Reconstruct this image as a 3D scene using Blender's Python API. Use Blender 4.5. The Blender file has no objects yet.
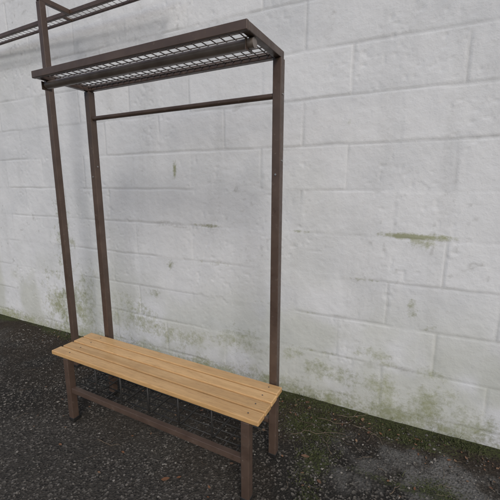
import bpy, math, random, numpy as np
from mathutils import Vector
random.seed(7); rng=np.random.default_rng(11)
sc=bpy.context.scene
COL=sc.collection

# ---------------- helpers
def vnoise(X,Y,scale,seed=0,octaves=1):
    X=np.asarray(X,float); Y=np.asarray(Y,float)
    out=np.zeros_like(X,dtype=float); amp=1.0; tot=0
    for o in range(octaves):
        r=np.random.default_rng(seed*31+o).random((257,257))
        x=X*scale*(2**o)+37.3; y=Y*scale*(2**o)+11.7
        xi=np.floor(x).astype(int); yi=np.floor(y).astype(int)
        fx=x-xi; fy=y-yi; fx=fx*fx*(3-2*fx); fy=fy*fy*(3-2*fy)
        a=r[xi%256,yi%256]; b=r[(xi+1)%256,yi%256]; c=r[xi%256,(yi+1)%256]; d=r[(xi+1)%256,(yi+1)%256]
        out+=amp*((a*(1-fx)+b*fx)*(1-fy)+(c*(1-fx)+d*fx)*fy); tot+=amp; amp*=0.5
    return out/tot
def sstep(a,b,x):
    t=np.clip((x-a)/(b-a),0,1); return t*t*(3-2*t)

class NT:
    def __init__(s,name):
        s.m=bpy.data.materials.new(name); s.m.use_nodes=True; s.t=s.m.node_tree; s.n=s.t.nodes; s.l=s.t.links
        s.b=s.n['Principled BSDF']
    def new(s,typ,**kw):
        n=s.n.new(typ)
        for k,v in kw.items(): setattr(n,k,v)
        return n
    def link(s,a,b): s.l.new(a,b)
    def coord(s,scale=(1,1,1),which='Object'):
        tc=s.new('ShaderNodeTexCoord'); mp=s.new('ShaderNodeMapping'); mp.inputs['Scale'].default_value=scale
        s.link(tc.outputs[which],mp.inputs['Vector']); return mp.outputs['Vector']
    def noise(s,vec,scale,detail=2,rough=.55,dist=0):
        n=s.new('ShaderNodeTexNoise'); s.link(vec,n.inputs['Vector'])
        n.inputs['Scale'].default_value=scale; n.inputs['Detail'].default_value=detail
        n.inputs['Roughness'].default_value=rough; n.inputs['Distortion'].default_value=dist
        return n.outputs['Fac']
    def ramp(s,fac,stops):
        r=s.new('ShaderNodeValToRGB'); e=r.color_ramp.elements
        while len(e)<len(stops): e.new(.5)
        for i,(p,c) in enumerate(stops):
            e[i].position=p
            e[i].color=(c,c,c,1) if isinstance(c,(int,float)) else (*c,1)
        s.link(fac,r.inputs['Fac']); return r.outputs['Color']
    def mix(s,fac,a,b,mode='MIX'):
        m=s.new('ShaderNodeMix',data_type='RGBA',blend_type=mode)
        for i,v in ((0,fac),(6,a),(7,b)):
            if isinstance(v,(int,float)): m.inputs[i].default_value=v
            elif isinstance(v,tuple): m.inputs[i].default_value=(*v,1)
            else: s.link(v,m.inputs[i])
        return m.outputs[2]
    def math(s,op,a,b=0,clamp=False):
        m=s.new('ShaderNodeMath',operation=op,use_clamp=clamp)
        for i,v in ((0,a),(1,b)):
            if isinstance(v,(int,float)): m.inputs[i].default_value=v
            else: s.link(v,m.inputs[i])
        return m.outputs[0]
    def attr(s,name):
        a=s.new('ShaderNodeAttribute',attribute_name=name); return a.outputs['Fac']
    def bump(s,h,strength,dist,prev=None):
        b=s.new('ShaderNodeBump'); b.inputs['Strength'].default_value=strength; b.inputs['Distance'].default_value=dist
        s.link(h,b.inputs['Height'])
        if prev is not None: s.link(prev,b.inputs['Normal'])
        return b.outputs['Normal']
    def out(s,col=None,rough=None,nrm=None):
        for v,k in ((col,'Base Color'),(rough,'Roughness'),(nrm,'Normal')):
            if v is None: continue
            if isinstance(v,(int,float)): s.b.inputs[k].default_value=v
            elif isinstance(v,tuple): s.b.inputs[k].default_value=(*v,1)
            else: s.link(v,s.b.inputs[k])
        return s.m

# ---------------- materials
def mat_metal():
    t=NT('brown_painted_steel'); v=t.coord()
    n=t.noise(v,9,3,.6); n3=t.noise(v,45,4,.7)
    c=t.ramp(n,[(.3,(.066,.043,.033)),(.7,(.100,.068,.052))])
    c=t.mix(t.ramp(n3,[(.60,0.0),(.72,.5)]),c,(.20,.16,.13))
    c=t.mix(t.ramp(n3,[(.30,.5),(.38,0.0)]),c,(.035,.024,.02))
    r=t.ramp(n3,[(.35,.32),(.7,.58)])
    return t.out(c,r)
def mat_simple(name,a,b,rough,scale,metal=0):
    t=NT(name); v=t.coord(); n=t.noise(v,scale,2)
    t.b.inputs['Metallic'].default_value=metal
    return t.out(t.ramp(n,[(.33,a),(.7,b)]),rough)
def mat_wood(i):
    t=NT('varnished_beech'); tc=t.new('ShaderNodeTexCoord'); mp=t.new('ShaderNodeMapping')
    mp.inputs['Scale'].default_value=(1.0,14,14); mp.inputs['Location'].default_value=(i*3.7,i*5.1,i*2.3)
    t.link(tc.outputs['Object'],mp.inputs['Vector']); v=mp.outputs['Vector']
    big=t.noise(v,1.6,2,.5,.6); g=t.noise(v,9,4,.7,.3)
    mp2=t.new('ShaderNodeMapping'); mp2.inputs['Scale'].default_value=(7,150,150); t.link(tc.outputs['Object'],mp2.inputs['Vector'])
    fib=t.noise(mp2.outputs['Vector'],2.5,2,.6)
    k=[1.06,.96,1.12,1.03][i%4]
    c=t.ramp(g,[(.25,(.42*k,.240*k,.092*k)),(.5,(.57*k,.350*k,.155*k)),(.78,(.66*k,.44*k,.215*k))])
    c=t.mix(.45,c,t.ramp(big,[(.35,(.43*k,.25*k,.100*k)),(.65,(.66*k,.43*k,.205*k))]))
    c=t.mix(t.ramp(fib,[(.56,0.0),(.70,.6)]),c,(.30,.155,.06))
    nn=t.noise(t.coord(),7,4,.65)
    c=t.mix(t.ramp(nn,[(.54,0.0),(.74,.26)]),c,(.24,.16,.085))
    return t.out(c,t.ramp(nn,[(.3,.32),(.7,.5)]),t.bump(fib,.12,.001))
def mat_wall():
    t=NT('white_painted_blockwork'); v=t.coord()
    fine=t.noise(v,60,3,.7); an=t.noise(v,30,4,.75)
    c=t.ramp(t.attr('tone'),[(.2,(.590,.608,.625)),(.75,(.695,.710,.722))])
    c=t.mix(t.ramp(fine,[(.62,0.0),(.74,.26)]),c,(.39,.39,.385))
    dirt=t.math('MULTIPLY',t.attr('dirt'),t.ramp(fine,[(.35,.25),(.62,1.0)]))
    c=t.mix(dirt,c,(.25,.245,.22))
    c=t.mix(t.math('MULTIPLY',t.attr('joint'),.36),c,(.32,.33,.33))
    s=t.math('ADD',t.attr('algae'),t.math('MULTIPLY',t.math('SUBTRACT',an,.5),1.5))
    m=t.ramp(s,[(.33,0.0),(.85,.85)])
    gate=t.ramp(t.attr('moss'),[(.02,0.0),(.14,1.0)])
    mc=t.ramp(t.attr('tone'),[(.35,(.18,.195,.085)),(.65,(.30,.315,.18))])
    c=t.mix(t.math('MULTIPLY',m,gate),c,mc)
    c=t.mix(t.math('MULTIPLY',t.attr('film'),.36),c,(.37,.39,.28))
    t.b.inputs['Specular IOR Level'].default_value=.3
    return t.out(c,.75,t.bump(fine,.5,.0035))
def mat_ground():
    t=NT('old_tarmac_ground'); v=t.coord()
    vo=t.new('ShaderNodeTexVoronoi'); vo.inputs['Scale'].default_value=105; t.link(v,vo.inputs['Vector'])
    fn=t.noise(v,70,3,.7)
    c=t.ramp(t.attr('tone'),[(.3,(.022,.020,.017)),(.7,(.050,.045,.038))])
    sp=t.new('ShaderNodeSeparateColor'); t.link(vo.outputs['Color'],sp.inputs[0])
    ag=t.mix(t.ramp(sp.outputs[0],[(.70,0.0),(.94,.75)]),c,(.165,.15,.13))
    ag=t.mix(t.ramp(sp.outputs[1],[(.55,0.0),(.95,.6)]),ag,(.012,.011,.010))
    ag=t.mix(t.math('MULTIPLY',t.attr('soil'),.88),ag,t.ramp(fn,[(.3,(.014,.010,.007)),(.7,(.052,.038,.025))]))
    cc=t.mix(t.ramp(fn,[(.42,0.0),(.66,.75)]),t.ramp(t.attr('tone'),[(.3,(.110,.107,.100)),(.7,(.175,.170,.160))]),(.060,.056,.048))
    cc=t.mix(t.ramp(sp.outputs[2],[(.72,0.0),(.92,.6)]),cc,(.045,.041,.035))
    c=t.mix(t.attr('conc'),ag,cc)
    s=t.math('ADD',t.attr('moss'),t.math('MULTIPLY',t.math('SUBTRACT',fn,.5),1.4))
    c=t.mix(t.ramp(s,[(.40,0.0),(.8,.8)]),c,t.ramp(fn,[(.3,(.028,.034,.011)),(.7,(.070,.086,.027))]))
    n=t.bump(fn,.8,.007)
    t.b.inputs['Specular IOR Level'].default_value=.25
    return t.out(c,.95,t.bump(vo.outputs['Distance'],.8,.006,n))
def mat_var(name,cols,rough=.8):
    t=NT(name); g=t.new('ShaderNodeNewGeometry')
    st=[(i/(max(1,len(cols)-1)),c) for i,c in enumerate(cols)]
    c=t.ramp(g.outputs['Random Per Island'],st)
    n=t.noise(t.coord(),80,1); c=t.mix(t.math('MULTIPLY',n,.5),c,tuple(x*.5 for x in cols[0]))
    return t.out(c,rough)
M=dict(metal=mat_metal(),wall=mat_wall(),ground=mat_ground(),
 wire=mat_simple('wire_painted_steel',(.075,.062,.056),(.14,.12,.11),.45,60),
 tube=mat_simple('front_tube_lit_tone',(.125,.10,.085),(.19,.16,.14),.33,14),  # paler than the frame steel: light caught by the tube, put into its colour
 black=mat_simple('black_plastic',(.010,.010,.010),(.022,.021,.020),.5,50),
 steel=mat_simple('zinc_bolt',(.3,.3,.3),(.5,.5,.5),.4,90,.8))
M['wood']=[mat_wood(i) for i in range(4)]
M['stone']=mat_var('gravel_stone',[(.03,.028,.024),(.07,.064,.055),(.13,.12,.105),(.045,.039,.032),(.27,.25,.22),(.09,.08,.07)])
M['moss']=mat_var('moss_green',[(.032,.040,.012),(.060,.074,.022),(.10,.115,.040),(.07,.066,.03),(.05,.062,.02)])
M['leaf']=mat_var('dead_leaf',[(.16,.06,.025),(.24,.12,.06),(.10,.05,.03),(.30,.19,.11),(.13,.08,.05)],.6)
M['twig']=mat_var('twig_bark',[(.07,.05,.035),(.16,.12,.08),(.24,.2,.15)])

# ---------------- object helpers
def empty(name,loc=(0,0,0)):
    e=bpy.data.objects.new(name,None); e.location=loc; COL.objects.link(e); e.empty_display_size=.2; return e
def meshobj(name,verts,faces,mat,parent=None,smooth=False,bevel=0,seg=2,loc=(0,0,0)):
    me=bpy.data.meshes.new(name); me.from_pydata([tuple(v) for v in verts],[],faces); me.update()
    me.materials.append(mat); o=bpy.data.objects.new(name,me); COL.objects.link(o); o.location=loc
    if parent: o.parent=parent
    if smooth: me.polygons.foreach_set('use_smooth',[True]*len(me.polygons))
    if bevel:
        b=o.modifiers.new('b','BEVEL'); b.width=bevel; b.segments=seg; b.limit_method='ANGLE'
        me.polygons.foreach_set('use_smooth',[True]*len(me.polygons))
        w=o.modifiers.new('w','WEIGHTED_NORMAL'); w.keep_sharp=True
    return o
def box(name,x0,x1,y0,y1,z0,z1,mat,parent,bevel=.003,seg=2):
    v=[(x,y,z) for x in (x0,x1) for y in (y0,y1) for z in (z0,z1)]
    f=[(0,1,3,2),(4,6,7,5),(0,4,5,1),(2,3,7,6),(0,2,6,4),(1,5,7,3)]
    return meshobj(name,v,f,mat,parent,bevel=bevel,seg=seg)
def sweep(V,F,pts,r,n=8):
    pts=[Vector(p) for p in pts]; base=len(V)
    for i,p in enumerate(pts):
        d=(pts[min(i+1,len(pts)-1)]-pts[max(i-1,0)]).normalized()
        a=Vector((0,0,1)) if abs(d.z)<.9 else Vector((1,0,0))
        u=d.cross(a).normalized(); w=d.cross(u)
        rr=r[i] if isinstance(r,(list,tuple)) else r
        for k in range(n):
            t=2*math.pi*k/n; V.append(p+u*math.cos(t)*rr+w*math.sin(t)*rr)
    for i in range(len(pts)-1):
        for k in range(n):
            a=base+i*n+k; b=base+i*n+(k+1)%n; F.append((a,b,b+n,a+n))
    F.append(tuple(base+k for k in range(n))[::-1]); F.append(tuple(base+(len(pts)-1)*n+k for k in range(n)))
def rod(name,pts,r,mat,parent,n=12):
    V,F=[],[]; sweep(V,F,pts,r,n)
    o=meshobj(name,V,F,mat,parent,smooth=True)
    e=o.modifiers.new('e','EDGE_SPLIT'); e.split_angle=math.radians(50); return o

# ---------------- cloakroom bench unit
def bench_unit(name,origin,L=1.197):
    P=empty(name,origin)
    D=.300; h=.020; TOP=1.975; m=M['metal']
    for nm,x in (('left',0),('right',L)):
        box('back_post_'+nm,x-h,x+h,D-h,D+h,.012,TOP-.032,m,P)
        box('front_leg_'+nm,x-h,x+h,-h,h,.012,.408,m,P)
        box('foot_cap_back_'+nm,x-h-.002,x+h+.002,D-h-.002,D+h+.002,0,.022,M['black'],P)
        box('foot_cap_front_'+nm,x-h-.002,x+h+.002,-h-.002,h+.002,0,.022,M['black'],P)
        box('seat_bearer_'+nm,x-h+.003,x+h-.003,h,D-h,.372,.407,m,P)
        box('rack_side_'+nm,x-.016,x+.016,-.002,D+h,TOP-.031,TOP,m,P)
        box('tube_plate_'+nm,x-.020,x-.0165,.028,.082,TOP-.075,TOP-.034,m,P,.001)
        V,F=[],[]
        for z in (1.80,1.52,.39):
            sweep(V,F,[(x+h-.001,D,z),(x+h+.003,D,z)],.0045,10)
        sweep(V,F,[(x,D-h+.001,1.46),(x,D-h-.003,1.46)],.0045,10)
        meshobj('post_bolts_'+nm,V,F,M['steel'],P)
    box('rack_front_rail',-.016,L+.016,-.022,-.0025,TOP-.033,TOP+.001,m,P)
    box('rack_back_rail',.0165,L-.0165,D-.014,D+.016,TOP-.030,TOP-.001,m,P)
    rod('rack_round_tube',[(-.012,.055,TOP-.050),(L+.008,.055,TOP-.050)],.019,M['tube'],P,20)
    rod('hanging_rail',[(.019,D,1.795),(L-.019,D,1.795)],.0125,m,P,16)
    V,F=[],[]
    nx=28
    for i in range(1,nx):
        x=i*L/nx; sweep(V,F,[(x,-.004,TOP-.017),(x,D-.012,TOP-.017)],.0023,6)
    ny=8
    for j in range(ny):
        y=.004+j*(D-.02)/(ny-1); sweep(V,F,[(.014,y,TOP-.0125),(L-.014,y,TOP-.0125)],.0023,6)
    meshobj('rack_wire_mesh',V,F,M['wire'],P,smooth=True)
    w=.064; gap=(.283-4*w)/3
    for i in range(4):
        y0=.004-.022+i*(w+gap)
        dx=random.uniform(-.004,.004)
        box('seat_slat_%d'%(i+1),-.125+dx,L+.060+dx*.5+(3-i)*.002,y0,y0+w,.4085,.4345+random.uniform(-.0008,.0008),M['wood'][i],P,.005,3)
        V,F=[],[]
        for x in (0.0,L): sweep(V,F,[(x,y0+w/2,.433),(x,y0+w/2,.4362)],.0035,10)
        meshobj('slat_screws_%d'%(i+1),V,F,M['wire'],P)
    box('shoe_rail_front',h,L-h,-.014,.014,.190,.222,m,P)
    box('shoe_rail_back',h,L-h,D-.012,D+.012,.190,.215,m,P)
    V,F=[],[]
    n=6
    for i in range(1,n):
        x=i*L/n
        pts=[(x,.024,.408),(x,.024,.236),(x,.030,.226),(x,.045,.222),(x,D-.05,.222),(x,D-.036,.226),(x,D-.03,.236),(x,D-.03,.408)]
        sweep(V,F,pts,.0052,8)
    for y in (.05,.10,.15,.20,.25):
        sweep(V,F,[(h,y,.2165),(L-h,y,.2165)],.0032,6)
    for i in range(1,18):
        x=i*L/18
        if i%3: sweep(V,F,[(x,.012,.2115),(x,D-.012,.2115)],.0026,6)
    meshobj('shoe_rack_wires',V,F,M['black'],P,smooth=True)
    return P
bench_unit('cloakroom_bench',(-1.824,1.178,0))

# ---------------- taller coat rack behind, at the left (post and overhead shelf)
R=empty('tall_coat_rack',(-2.365,1.60,0)); h=.02; wz=2.60
for i,x in enumerate((0,-2.6)):
    box('post_%d'%(i+1),x-h,x+h,-h,h,.012,wz-.02,M['metal'],R)
    box('foot_%d'%(i+1),x-h-.002,x+h+.002,-h-.002,h+.002,0,.022,M['black'],R)
    box('arm_%d'%(i+1),x-.015,x+.015,-.02,.20,wz-.019,wz+.013,M['metal'],R)
box('shelf_front_rail',-2.7,.80,.2005,.222,wz-.014,wz+.014,M['metal'],R)
box('shelf_back_rail',-2.7,.80,.290,.303,wz-.009,wz+.009,M['metal'],R)
for i,x in enumerate((-2.685,-1.3,-.1,.78)):
    box('shelf_cross_%d'%i,x-.009,x+.009,.2225,.2895,wz-.010,wz+.008,M['metal'],R)
V,F=[],[]
for i in range(68):
    x=-2.66+i*.05; sweep(V,F,[(x,.221,wz-.002),(x,.291,wz-.002)],.0017,6)
meshobj('shelf_wire_mesh',V,F,M['wire'],R)

# ---------------- wall
def wally(x): return 2.06+.03*(x+.34)
def gridmesh(name,xs,zs,fn,mat):
    X,Z=np.meshgrid(xs,zs,indexing='ij')
    co,attrs=fn(X,Z)
    nx,nz=len(xs),len(zs)
    me=bpy.data.meshes.new(name); me.vertices.add(nx*nz); me.vertices.foreach_set('co',co.reshape(-1,3).astype(np.float32).ravel())
    idx=np.arange(nx*nz).reshape(nx,nz)
    q=np.stack([idx[:-1,:-1],idx[1:,:-1],idx[1:,1:],idx[:-1,1:]],-1).reshape(-1,4)
    nf=len(q); me.loops.add(nf*4); me.loops.foreach_set('vertex_index',q.ravel().astype(np.int32))
    me.polygons.add(nf); me.polygons.foreach_set('loop_start',(np.arange(nf)*4).astype(np.int32)); me.polygons.foreach_set('loop_total',np.full(nf,4,dtype=np.int32))
    me.polygons.foreach_set('use_smooth',np.ones(nf,dtype=bool))
    me.update(calc_edges=True); me.validate()
    for k,a in attrs.items():
        at=me.attributes.new(k,'FLOAT','POINT'); at.data.foreach_set('value',a.ravel().astype(np.float32))
    me.materials.append(mat); o=bpy.data.objects.new(name,me); COL.objects.link(o); return o
CH=.26; BL=.54; Z0=1.12; X0=-.17
spots=[(-.08,1.135,.20,.016,1.0),(-.02,1.10,.07,.03,.5),(-.44,1.77,.03,.05,.45),(-.47,1.72,.02,.03,.35),(-.04,.72,.04,.09,.65),(.04,.62,.1,.05,.45),
 (-.25,.40,.14,.07,.7),(-.16,.36,.08,.03,.5),(.10,.14,.2,.12,.7),(-.55,.20,.18,.11,.68),(-.75,.30,.12,.07,.55),(-.73,1.125,.12,.014,.65),(-1.33,1.125,.22,.014,.5),
 (-1.66,1.52,.018,.06,.7),(-1.33,.86,.18,.018,.4),(-2.79,.34,.28,.32,.70),(-2.95,.95,.16,.35,.5),(-3.1,.3,.3,.3,.62),(-1.9,.55,.25,.05,.4),
 (-.3,.862,.2,.012,.4),(-.9,.62,.2,.02,.4),(-.4,.05,1.2,.05,.5),(-1.2,.3,.3,.12,.52),(-1.7,.25,.4,.14,.55),(-2.2,.3,.3,.2,.55),
 (-.45,.345,.3,.014,.55),(-.6,.6,.2,.012,.4),(.1,.35,.1,.05,.5),(-1.75,.8,.05,.1,.35),(-.15,.18,.2,.1,.55)]
def wallfn(X,Z):
    wob=(vnoise(X,Z,6,3,2)-.5)*.010
    row=np.floor((Z-Z0+wob)/CH).astype(int)
    zz=(Z-Z0+wob)-row*CH; dz=np.minimum(zz,CH-zz)
    rowj=np.sin(row*12.7)*.012
    off=X0-np.where(row%2==0,0,BL/2)+rowj
    xw=X-off+(vnoise(X,Z,7,5,2)-.5)*.010
    col=np.floor(xw/BL).astype(int); xx=xw-col*BL; dx=np.minimum(xx,BL-xx)
    js=.10+.72*sstep(.38,.64,vnoise(X,Z,2.6,8,3))
    jz=(1-sstep(.002,.009,dz))*js; jx=(1-sstep(.002,.009,dx))*(.08+.72*sstep(.42,.64,vnoise(X,Z,2.2,9,3)))
    J=np.maximum(jz,jx)
    tab=np.random.default_rng(5).random((64,64)); bt=tab[row%64,col%64]
    tilt=np.random.default_rng(6).random((64,64))[row%64,col%64]-.5
    edge=sstep(0,.012,np.minimum(dz,dx))
    d=(bt-.5)*.0022*edge+tilt*(zz/CH-.5)*.003*edge+(vnoise(X,Z,5,12,3)-.5)*.005+(vnoise(X,Z,34,13,2)-.5)*.0022
    d-=J*.004
    pits=sstep(.80,.9,vnoise(X,Z,55,21,1))*sstep(.45,.6,vnoise(X,Z,3,22,2)); d-=pits*.0025
    moss=np.zeros_like(X)
    for (a,b,ra,rb,s) in spots: moss=np.maximum(moss,s*np.exp(-(((X-a)/ra)**2+((Z-b)/rb)**2)))
    moss=np.maximum(moss,.64*(1-sstep(.0,.16+.18*vnoise(X,Z*0,3,31,2),Z)))
    moss=np.maximum(moss,.14*jz*sstep(.5,.7,vnoise(X,Z,1.7,41,2)))
    algae=moss+(vnoise(X,Z,9,91,3)-.5)*.8
    film=(1-sstep(.15,1.0,Z+.5*(vnoise(X,Z,1.4,92,3)-.5)))*sstep(.34,.64,vnoise(X,Z,3.2,93,4))*1.2+.22*sstep(.58,.75,vnoise(X,Z,1.8,94,4))
    dirt=.6*(1-sstep(.0,.10+.1*vnoise(X,Z*0,5,32,2),Z))+.4*sstep(.74,.86,vnoise(X,Z,26,33,2))*sstep(.55,.7,vnoise(X,Z,2.2,34,2))
    dirt+=.12*sstep(.55,.8,vnoise(X,Z*.18,9,35,3))
    dirt+=.4*sstep(.6,.8,vnoise(X*.4,Z,12,36,3))*(dz<.02)*sstep(.5,.65,vnoise(X,Z,1.5,37,2))
    tone=.45*vnoise(X,Z,1.2,95,3)+.35*vnoise(X,Z,8,96,4)+.2*bt
    tone=(tone-.5)*1.6+.5
    co=np.stack([X,wally(X)-d,Z],-1)
    return co,dict(moss=moss,algae=algae,film=np.clip(film,0,1),dirt=np.clip(dirt,0,1),joint=J,tone=np.clip(tone,0,1))
xs=np.concatenate([np.linspace(-12,-4.8,60),np.arange(-4.79,1.2,.008),np.linspace(1.21,8,60)])
zs=np.arange(-.05,3.5,.008)
wall=gridmesh('block_wall',xs,zs,wallfn,M['wall'])
core=box('wall_core',-12,8,0,.2,0,3.49,M['wall'],None,0)
core.location=(0,2.06+.0102+.02,0); core.rotation_euler[2]=math.atan(.03); core.parent=wall

# ---------------- ground
def gh(X,Y): return (vnoise(X,Y,2.0,51,3)-.5)*.014+(vnoise(X,Y,18,52,2)-.5)*.004
def mossmask(X,Y):
    m=.80*np.exp(-((Y-2.03-.03*(X+.34))/.10)**2)*(.35+.65*sstep(.33,.55,vnoise(X,Y,3,61,2)))
    for (a,b,ra,rb,s) in [(-.52,1.80,.24,.20,.84),(-.42,1.55,.13,.20,.70),(.0,1.95,.35,.10,.82),(.15,1.62,.18,.10,.72),(-.38,1.25,.07,.22,.6),(-.9,1.88,.5,.12,.62),(.0,1.58,.35,.035,.65),(.3,1.3,.2,.1,.5),(-1.4,1.0,.5,.2,.10)]:
        m=np.maximum(m,s*np.exp(-(((X-a)/ra)**2+((Y-b)/rb)**2)))
    return m
def groundfn(X,Y):
    near=(np.abs(X+1)<4)&(np.abs(Y-1.0)<2.0)
    z=np.where(near,gh(X,Y),0)-.004
    nz=(vnoise(X,Y,6,66,4)-.5)
    conc=sstep(-.34,-.22,X+nz*.35)*(1-sstep(1.80,1.92,Y+nz*.35))*sstep(1.0,1.06,Y+nz*.1)*(1-sstep(1.6,2.0,X))
    conc*=sstep(.36,.52,vnoise(X,Y,7,67,4))*.85
    conc*=1-.8*np.exp(-((Y-1.585-.03*np.sin(X*9)-nz*.06)/.022)**2)
    z=z+conc*.005
    soil=np.clip(np.exp(-((Y-2.03)/.24)**2)*1.1+sstep(.42,.6,vnoise(X,Y,3.5,68,3))*.6*sstep(.9,1.6,Y),0,1)*(1-conc)
    tone=np.clip((vnoise(X,Y,1.6,69,4)-.5)*2.2+.5,0,1)
    return np.stack([X,Y,z],-1),dict(moss=mossmask(X,Y),conc=conc,soil=soil,tone=tone)
gx=np.concatenate([-np.geomspace(150,4.3,14),np.arange(-4.2,1.8,.014),np.geomspace(1.9,150,14)])
gy=np.concatenate([-np.geomspace(150,.4,14),np.arange(-.35,2.4,.014),np.geomspace(2.5,150,14)])
gridmesh('ground',gx,gy,groundfn,M['ground'])
def gz(x,y): return float(gh(np.array([x]),np.array([y]))[0])-.004

def scatter_stones(name,N):
    base=np.array([(1,0,0),(-1,0,0),(0,1,0),(0,-1,0),(0,0,1),(0,0,-1)],float)
    tri=np.array([(0,2,4),(2,1,4),(1,3,4),(3,0,4),(2,0,5),(1,2,5),(3,1,5),(0,3,5)])
    x=rng.uniform(-3.6,.9,N); y=rng.uniform(.5,2.03,N)
    inc=(x>-.3)&(y<1.88)
    keep=((vnoise(x,y,3,71,2)+rng.random(N)*.5)>.66)&(~inc|(rng.random(N)<.5))&((y<1.85)|(rng.random(N)<.4)); x=x[keep];y=y[keep]; n=len(x)
    s=.002+.0075*rng.random(n)**3.0
    V=base[None]*(.6+.7*rng.random((n,6,3)))*s[:,None,None]*np.array([1,1,.65])
    a=rng.uniform(0,6.28,n); c,d=np.cos(a)[:,None],np.sin(a)[:,None]
    vx=V[...,0]*c-V[...,1]*d; vy=V[...,0]*d+V[...,1]*c
    z=gh(x,y)-.004+s*.25+np.where(inc,.004,0)[keep]
    W=np.stack([vx+x[:,None],vy+y[:,None],V[...,2]+z[:,None]],-1).reshape(-1,3)
    Fc=(tri[None]+(np.arange(n)*6)[:,None,None]).reshape(-1,3)
    me=bpy.data.meshes.new(name); me.from_pydata(W.tolist(),[],Fc.tolist()); me.materials.append(M['stone'])
    o=bpy.data.objects.new(name,me); COL.objects.link(o)
scatter_stones('gravel',32000)

V=[];F=[]
cx=rng.uniform(-3.2,.9,64000); cy=rng.uniform(1.1,2.05,64000)
mk=mossmask(cx,cy)*(.15+1.25*sstep(.35,.7,vnoise(cx,cy,11,81,3))); zg=gh(cx,cy)-.004
for x,y,mm,z in zip(cx,cy,mk,zg):
    if mm<.32 or random.random()>mm: continue
    if y>wally(x)-.008: continue
    tall=random.random()<(.18 if y>1.93 else .08)
    hh=random.uniform(.018,.06) if tall else random.uniform(.003,.012)
    ww=random.uniform(.0008,.0018) if tall else random.uniform(.002,.0048)
    a=random.uniform(0,6.28); t=random.uniform(0,6.28); ln=hh*random.uniform(.3,1.1)
    dx,dy=math.cos(a)*ww,math.sin(a)*ww; ex,ey=math.cos(t)*ln,math.sin(t)*ln
    b=len(V); V+= [(x-dx,y-dy,z-.001),(x+dx,y+dy,z-.001),(x+dx*.7+ex*.4,y+dy*.7+ey*.4,z+hh*.65),(x-dx*.7+ex*.4,y-dy*.7+ey*.4,z+hh*.65),(x+ex,y+ey,z+hh)]
    F+=[(b,b+1,b+2,b+3),(b+3,b+2,b+4)]
meshobj('moss_patch',V,F,M['moss'])

V=[];F=[]
def leaf(x,y,s,lift=.004):
    z=gz(x,y)+lift; a=random.uniform(0,6.28); curl=random.uniform(.1,.5); tl=random.uniform(-.3,.3)
    prof=[0,.45,.75,.85,.7,.4,0.03]; n=len(prof); b=len(V)
    for i,w in enumerate(prof):
        u=(i/(n-1)-.5)*2*s
        for k in (-1,0,1):
            vv=k*w*s*.62*random.uniform(.85,1.15); zz=abs(k)*w*s*curl*.6+u*tl+(u*u/s)*.15+s*.3
            V.append((x+u*math.cos(a)-vv*math.sin(a),y+u*math.sin(a)+vv*math.cos(a),z+max(0,zz)))
    for i in range(n-1):
        for k in range(2):
            p=b+i*3+k; F.append((p,p+1,p+4,p+3))
for (x,y,s) in [(-.47,1.54,.024),(-.60,1.98,.022),(-1.03,1.09,.022),(-.98,1.13,.013),(-.66,1.92,.016),(-.25,1.98,.018),(-1.35,1.12,.012),(-1.7,1.0,.012),(-.75,1.62,.015),(-.85,1.8,.014),(.05,1.95,.016),(-.36,1.42,.015),(-.2,1.88,.015),(-.4,1.9,.013)]:
    leaf(x,y,s)
for i in range(260):
    if i%4: x,y=random.uniform(-3.2,.6),random.gauss(1.92,.09)
    else: x,y=random.uniform(-2.6,.5),random.uniform(.8,1.95)
    if y<2.0: leaf(x,y,random.uniform(.004,.012))
meshobj('fallen_leaves',V,F,M['leaf'],smooth=True)
V=[];F=[]
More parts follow.
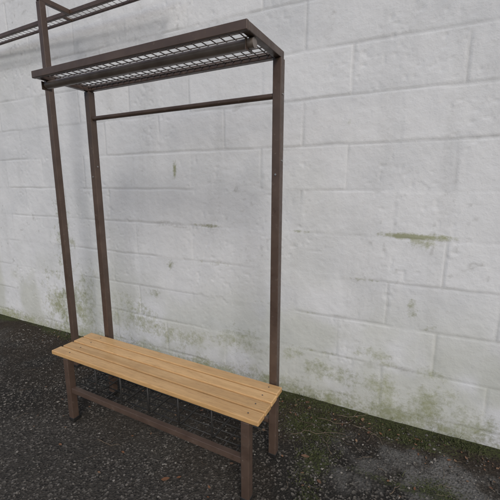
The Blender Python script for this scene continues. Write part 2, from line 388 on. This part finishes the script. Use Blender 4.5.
def twig(x,y,l,a,r):
    pts=[];n=7
    for i in range(n):
        q=i/(n-1); pts.append((x+math.cos(a)*l*q,y+math.sin(a)*l*q,gz(x,y)+.009+random.uniform(0,.004))); a+=random.uniform(-.22,.22)
    sweep(V,F,pts,[r*(1-.6*i/(n-1)) for i in range(n)],6)
    if l>.1:
        p=pts[3]; a2=a+random.choice((-.8,.8)); sweep(V,F,[p,(p[0]+math.cos(a2)*l*.3,p[1]+math.sin(a2)*l*.3,p[2]+.006)],[r*.5,r*.25],5)
for (x,y,l,a) in [(-.55,1.72,.25,.3),(-.62,1.8,.2,-.2),(-.35,1.62,.16,2.2),(-.5,1.86,.22,.1),(-.2,1.8,.14,1.1),(-.3,1.9,.2,-.3),(-1.55,1.12,.16,.2),(-.05,1.5,.1,.7),(-.6,1.66,.18,.5),(-.45,1.76,.24,-.1),(-.4,1.95,.2,.1)]:
    twig(x,y,l,a,.0022)
for i in range(110):
    y=random.uniform(1.0,2.0) if i%3==0 else random.uniform(1.6,2.0)
    twig(random.uniform(-2.6,.5),y,random.uniform(.02,.10),random.uniform(0,6.28),random.uniform(.0006,.0014))
meshobj('fallen_twigs',V,F,M['twig'],smooth=True)

# ---------------- light
w=bpy.data.worlds.new('World'); sc.world=w; w.use_nodes=True; nt=w.node_tree
sky=nt.nodes.new('ShaderNodeTexSky'); sky.sky_type='NISHITA'; sky.sun_disc=False
el=math.radians(38); az=math.atan2(.60,-.80)
sky.sun_elevation=el; sky.sun_rotation=az; sky.dust_density=2.6; sky.ozone_density=1.0; sky.air_density=1.0
nt.links.new(sky.outputs[0],nt.nodes['Background'].inputs[0]); nt.nodes['Background'].inputs[1].default_value=.125
sd=bpy.data.lights.new('sun','SUN'); sd.energy=1.0; sd.angle=math.radians(14); sd.color=(1,.98,.96)
so=bpy.data.objects.new('sun',sd); COL.objects.link(so)
S=Vector((math.sin(az)*math.cos(el),math.cos(az)*math.cos(el),math.sin(el)))
so.rotation_euler=(-S).to_track_quat('-Z','Y').to_euler(); so.location=S*10
sc.view_settings.view_transform='Standard'; sc.view_settings.look='None'; sc.view_settings.exposure=0

# ---------------- camera
cd=bpy.data.cameras.new('camera'); cam=bpy.data.objects.new('camera',cd); COL.objects.link(cam)
cd.lens=24.84; cd.sensor_width=36; cd.clip_end=500; cd.clip_start=.01
cam.location=(0,0,1.42); cam.rotation_euler=(math.radians(90-10.9),0,math.radians(27.4))
sc.camera=cam
